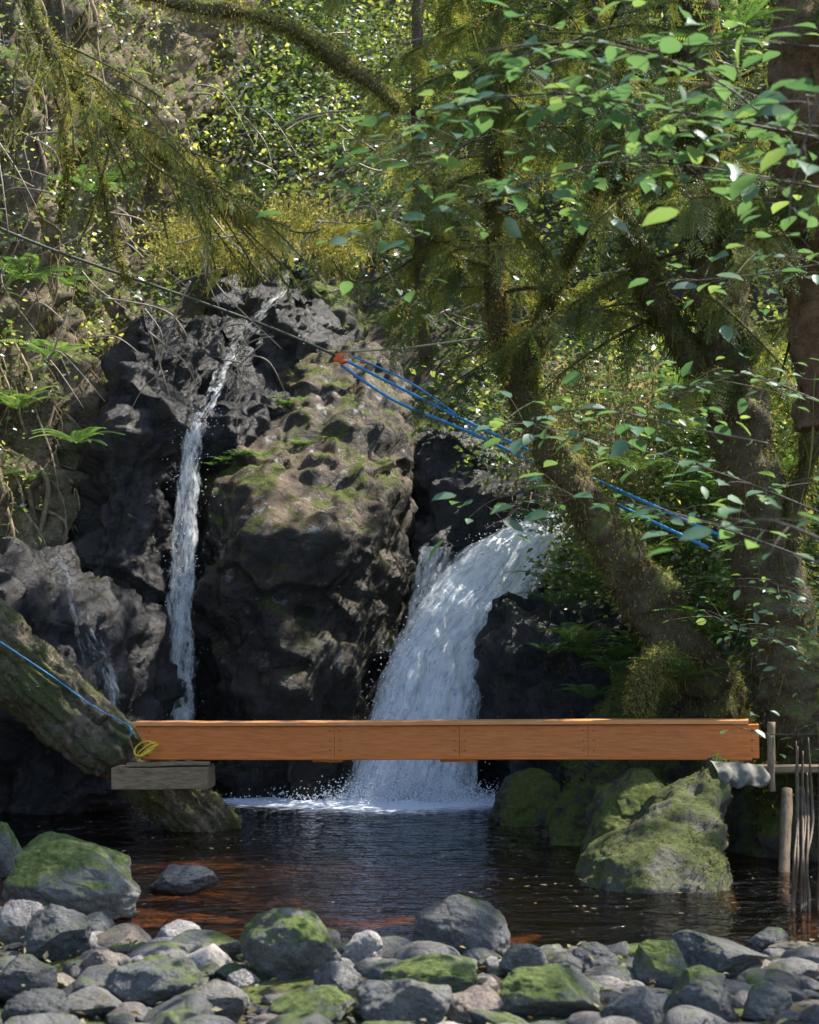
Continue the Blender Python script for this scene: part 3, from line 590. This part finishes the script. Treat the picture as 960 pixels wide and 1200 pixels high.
for k in range(60):
    a=P(rng.uniform(-20,330),rng.uniform(60,440),rng.uniform(14,17.5)); b=a+np.array([rng.uniform(-.9,.9),rng.uniform(-.3,.3),-rng.uniform(.1,.9)]); c=(a+b)/2+np.array([rng.normal()*.15,0,rng.uniform(0,.25)])
    V,Fc,nn,C,pp=tube([a,c,b],[.010,.007,.002],20,5,.2,8); m.add(V,Fc)
for k in range(90):
    a=P(rng.uniform(330,900),rng.uniform(20,420),rng.uniform(15,22)); b=a+np.array([rng.uniform(-1,1),rng.uniform(-.3,.3),rng.uniform(-.5,.3)]); c=(a+b)/2+rng.normal(size=3)*.12
    V,Fc,nn,C,pp=tube([a,c,b],[.012,.008,.002],20,5,.2,8); m.add(V,Fc)
m.build('dead_twigs',M_paletwig)
m=MB(); q=[]
for k in range(300):
    u=rng.uniform(190,420); v=272+rng.normal()*12+ .14*(330-u)*(u<330)+14*math.sin(u*.05); q.append(P(u,v,rng.uniform(19,21.5)))
strands(m,np.repeat(np.array(q),12,0)+rng.normal(size=(300*12,3))*.15,.12,.7,1.1); clumps(m,q,.35,20,.045,.75,.15); m.build('hanging_moss_curtain',M_moss)
# ---------------------------------------------------------------- background foliage
hx=rng.uniform(-9,10,5600); hy=19.5+rng.random(5600)**.8*15; hz=H(hx,hy)+rng.random(5600)**1.5*1.7
ok=~((hx>-3.6)&(hx<.1)&(hy<23.2)); ok&=~((hx>-.2)&(hx<2.2)&(hy<20.3))
cs=np.stack([hx,hy,hz],1)[ok]; ok2=fbm(cs,.9,3)>-.45; cs=cs[ok2]
m=MB()
lb=.57+.5*fbm(cs,.7,3)
for lo_,hi_,sz_ in ((-9,.45,.09),(.45,.7,.11),(.7,9,.09)):
    k=(lb>lo_)&(lb<=hi_); 
    if k.any(): clumps(m,cs[k],.5,30,sz_,float(np.clip(lb[k].mean(),.2,.92)),.2)
m.build('hillside_foliage',M_leaf)
m=MB(); q=[]
for k in range(700):
    u=rng.uniform(660,1000); v=rng.uniform(380,700); q.append(P(u,v,rng.uniform(15.8,18.5)))
for k in range(260):
    q.append(P(rng.uniform(560,960),rng.uniform(420,560),rng.uniform(18,20)))
clumps(m,q,.42,22,.08,.52,.3)
q=[P(rng.uniform(890,1010),rng.uniform(390,570),rng.uniform(15,17)) for k in range(110)]; clumps(m,q,.4,22,.08,.9,.12)  # brighter leaf tone at the right edge paints in sunlit foliage
m.build('understory_shrub',M_leaf)
m=MB(); q=[P(rng.uniform(600,770),rng.uniform(425,560),rng.uniform(14.9,16.2)) for k in range(150)]
strands(m,np.repeat(np.array(q),10,0)+rng.normal(size=(1500,3))*.12,.12,.85,1.2); clumps(m,q,.3,16,.05,.85,.15); m.build('lit_foliage_patch',M_tan)  # pale tan colour stands in for sunlight on this foliage
m=MB(); idx=rng.integers(0,len(KV),3600); w=fbm(KV[idx],.8,3)+.4*rng.random(len(idx))+.03*(KV[idx][:,2]-5); sel=idx[w>.2]
clumps(m,KV[sel]+KN[sel]*.12,.35,16,.065,.6,.28); m.build('bank_shrub',M_leaf)
m=MB(); idx=rng.integers(0,len(KV),42000); w=fbm(KV[idx],1.1,3); sel=idx[w>-.12]; strands(m,KV[sel]+KN[sel]*.02,.11,.62,1.3); m.build('bank_moss',M_moss)
m=MB(); sel=idx[w<=-.05]; strands(m,KV[sel]+KN[sel]*.02,.12,.6,1.1); m.build('dry_bank_moss',M_tan)
m=MB()
for u,v,D,s_ in [(690,690,15.4,.55),(740,700,15,.5),(665,900,14.1,.3),(800,800,14.2,.5),(760,650,15.3,.5),(700,600,15.6,.5),(640,620,16,.45),(860,690,14.4,.5),(680,760,15.4,.45),(650,710,15.8,.4),(720,790,14.8,.4),(830,740,14.4,.5),(30,330,15,.5),(60,420,15.4,.45),(20,480,15,.4),(90,520,16,.4),(110,225,15,.5),(690,820,14.5,.35),(840,60,10,.35),(870,30,10,.3)]:
    fern(m,P(u,v,D),s_,10)
for k in range(110):
    u=rng.uniform(640,960);v=rng.uniform(440,780); fern(m,P(u,v,rng.uniform(14.6,16.6)),rng.uniform(.25,.45),8)
for k in range(110):
    i=rng.integers(0,len(KV)); fern(m,KV[i]+KN[i]*.05,rng.uniform(.25,.5),8,KN[i])
m.build('sword_fern',M_fern)
m=MB()
for u,v in [(300,455),(325,460),(350,515),(290,530),(340,450),(275,540)]:
    c=P(u,v,18.6); j=np.argmin(((BV[:,[0,2]]-c[[0,2]])**2).sum(1)+(BV[:,1]>20)*9); base=BV[j]
    for q in range(7): fern(m,base+rng.normal(size=3)*np.array([.12,.05,.04]),.14,7,(0,-.5,.8),.6)
m.build('small_fern',M_fern)
m=MB()
for VV,NN,n,sz,thr in ((BV,BN,20000,.03,-.05),(R2V,R2N,18000,.05,-.5),(RV,RN,10000,.05,.05),(W1,WN1,6000,.025,.05),(R3V,R3N,5000,.04,-.5),(MV,MN,4000,.04,.15),(CV,CN,5000,.04,.15)):
    i=rng.integers(0,len(VV),n); w=fbm(VV[i],1.6,3)+.3*np.abs(NN[i][:,2]); i=i[w>thr]; n=len(i)
    inst(m,LS_v*np.array([1,.6,1]),LS_f,VV[i],frames(rng.normal(size=(n,3))*.8+np.array([0,-.5,-.1]),rdir(n)),sz*(.4+rng.random(n)),.38+rng.normal(size=n)*.2)
m.build('moss_tufts',M_moss)
m=MB(); i=rng.integers(0,len(R2V),2600); i=i[R2V[i][:,1]<15.5]; strands(m,R2V[i],.25,.35,.7); m.build('hanging_root_moss',M_moss)
# ---------------------------------------------------------------- near broad-leaf branches
m=MB(); tw=MB()
def leafy(pts,nl,ls,r=.006,base=.45,spr=.16):
    C=[P(*q) for q in pts]; V,Fc,nn,CC,pp=tube(C,np.linspace(r,.002,len(C)),50,5,.3,6); tw.add(V,Fc)
    k=rng.integers(4,50,nl); n=nl; off=rng.normal(size=(n,3))*np.array([spr,spr,spr*.45]); pos=CC[k]+off
    d=off/np.linalg.norm(off,axis=1,keepdims=True)+rng.normal(size=(n,3))*.3; d[:,2]=d[:,2]*.3-.15
    inst(m,BL_v,BL_f,pos,frames(d,np.tile([0,-.2,1.],(n,1))+rng.normal(size=(n,3))*.3),ls*(.4+.8*rng.random(n)),base+rng.normal(size=n)*.22)
    for a,b in list(zip(CC[k],pos))[::2]:
        V,Fc,_,_,_=tube([a,(a+b)/2+[0,0,.01],b],[.002,.0015,.001],5,4); tw.add(V,Fc)
leafy([(1010,170,7),(900,150,7),(760,125,7),(640,110,7.1),(520,130,7.2),(450,170,7.2)],150,.12)
leafy([(1010,230,7.3),(880,205,7.3),(760,190,7.3),(660,200,7.3),(560,240,7.3)],110,.12)
leafy([(1010,60,7.4),(880,50,7.4),(760,60,7.4),(650,70,7.4)],64,.12)
leafy([(900,140,6.6),(830,90,6.6),(700,50,6.7),(560,60,6.8)],44,.12)
leafy([(1000,40,6),(960,120,6),(930,210,6),(925,260,6)],22,.14)
leafy([(960,600,8.5),(860,560,8.6),(760,530,8.8),(640,500,9),(560,490,9)],60,.12)
leafy([(960,660,8),(850,620,8.2),(740,590,8.4),(600,580,8.8),(545,610,8.8)],46,.14)
leafy([(900,520,8),(800,500,8.2),(700,480,8.4),(620,490,8.6)],40,.12)
leafy([(980,640,5.2),(900,610,5.4),(840,620,5.6)],16,.11)
leafy([(960,470,9),(870,440,9),(790,470,9)],44,.11)
leafy([(560,160,8),(500,200,8),(455,250,8.1),(440,300,8.1)],44,.12)
leafy([(980,860,9),(900,860,9.2),(860,850,9.3)],12,.09)
leafy([(1010,300,8),(900,320,8),(800,330,8)],36,.11)
leafy([(980,800,10.5),(930,760,10.5),(880,740,10.6),(830,720,10.8)],70,.07,.006,.5,.14)
leafy([(980,720,10.5),(940,700,10.5),(900,680,10.6)],60,.07,.006,.6,.14)
pr=empty('alder_branch'); m.build('leaves',M_broad,pr); tw.build('twigs',M_twig,pr)
m=MB()
for k in range(10):
    x0=rng.uniform(932,975); g=lambda:rng.normal()*3.5
    V,Fc,_,_,_=tube([P(x0,rng.uniform(860,930),11.4),P(x0+g(),960,11.3),P(x0+g(),1010,11.),P(x0+g(),1060,11.),P(x0+g(),1110,10.6),P(x0+g(),1160,10)],[.007,.010,.009,.011,.010,.01],40,6,.4,5); m.add(V,Fc)
m.build('dead_vine',plain('vine_bark',(.04,.025,.012),(.12,.08,.045),20))
m=MB(); n=420; q=np.stack([rng.uniform(-3.3,2.2,n),rng.uniform(10.8,17,n),np.full(n,.008)],1)
inst(m,LS_v*np.array([1,1,.1]),LS_f,q,frames(rdir(n)*[1,1,0]+1e-3,np.tile([0,0,1.],(n,1))),.04*(.4+rng.random(n)),.5+rng.random(n)*.5); m.build('floating_leaves',M_tan)
m=MB(); n=1500; x=rng.uniform(-3,3,n); y=rng.uniform(6.6,10,n); q=np.stack([x,y,H(x,y)+.02+.08*rng.random(n)],1)
inst(m,LS_v,LS_f,q,frames(rdir(n)*[1,1,.4]+1e-3,np.tile([0,0,1.],(n,1))+rng.normal(size=(n,3))*.4),.045*(.4+rng.random(n)),rng.random(n)); m.build('leaf_litter',M_tan)
# ---------------------------------------------------------------- unseen canopy, placed for dappled shade with gaps cut along sun rays
n=620; z=rng.uniform(12.5,17,n); gx=rng.uniform(-6,6,n); gy=rng.uniform(6,25,n); cs=np.stack([gx,gy,0*gx],1)
cs=cs+SUN*((z)/SUN[2])[:,None]
def ray_open(c,tgt,r):
    v=c-tgt; t_=(v*SUN).sum(1); return np.linalg.norm(v-t_[:,None]*SUN,axis=1)<r
op=np.zeros(n,bool)
for tg,r in [((-1.3,19.3,4.3),1.0),((-.6,19.2,4.0),.7),((-3.8,17.5,5.),1.4),((-3.6,16.5,2.9),1.2),((-4.2,18,7.5),1.4),((-2.7,21,6.5),1.5),((2.0,12.1,.6),.6),((-2.0,10.9,.4),.8),((-1.2,8.6,.2),.5),((1.2,18.4,2.6),1.2),((2.2,13.3,1.6),.6),((0,20.5,5.5),1.3),((1.7,14,5.),1.4),((1.8,15.,3.6),1.2),((3,9,5.),.9),((1.2,7.2,4),.9)]:
    op|=ray_open(cs,np.array(tg),r)
op|=(rng.random(n)<np.where(gy>19.,.8,.25))
cs=cs[~op]; vis=cs[:,2]>CH+.37*cs[:,1]+.5; cs=cs[vis]
m=MB(); clumps(m,cs,.9,22,.28,.55,.2)
cp=empty('unseen_shade_canopy'); m.build('leaves',M_leaf,cp)
m=MB()
for k in range(26):
    c=cs[rng.integers(0,len(cs))]; e=c+np.array([rng.uniform(-3,3),rng.uniform(-3,3),rng.uniform(-.5,1)]); 
    if e[2]<CH+.37*e[1]+.6: continue
    V,Fc,_,_,_=tube([c,(c+e)/2+[0,0,.3],e],[.09,.06,.02],16,7,.2); m.add(V,Fc)
m.build('branches',M_bark,cp)
# ---------------------------------------------------------------- light, world, camera
w=bpy.data.worlds.new('World'); scene.world=w; w.use_nodes=True; nt=w.node_tree; bg=nt.nodes['Background']; sk=nt.nodes.new('ShaderNodeTexSky'); sk.sky_type='NISHITA'; sk.sun_disc=False
el=math.asin(SUN[2]); az=math.atan2(SUN[0],SUN[1]); sk.sun_elevation=el; sk.sun_rotation=az; nt.links.new(sk.outputs[0],bg.inputs[0]); bg.inputs[1].default_value=.36
ld=bpy.data.lights.new('sun','SUN'); ld.energy=11.5; ld.angle=math.radians(.5); ld.color=(1,.94,.82); lo=bpy.data.objects.new('sun',ld); scene.collection.objects.link(lo)
from mathutils import Vector
lo.rotation_euler=Vector(SUN).to_track_quat('Z','Y').to_euler(); lo.location=(6,3,20)
cd=bpy.data.cameras.new('camera'); cam=bpy.data.objects.new('camera',cd); scene.collection.objects.link(cam); scene.camera=cam
cam.location=(0,0,CH); cam.rotation_euler=(math.radians(90),0,0); cd.sensor_fit='VERTICAL'; cd.sensor_height=24; cd.lens=40; cd.shift_y=.1; cd.clip_end=600; cd.clip_start=.1
cd.dof.use_dof=True; cd.dof.focus_distance=14.5; cd.dof.aperture_fstop=2.4
scene.view_settings.view_transform='Standard'; scene.view_settings.look='None'; scene.view_settings.exposure=0
print('verts',sum(len(o.data.vertices) for o in bpy.data.objects if o.type=='MESH'))
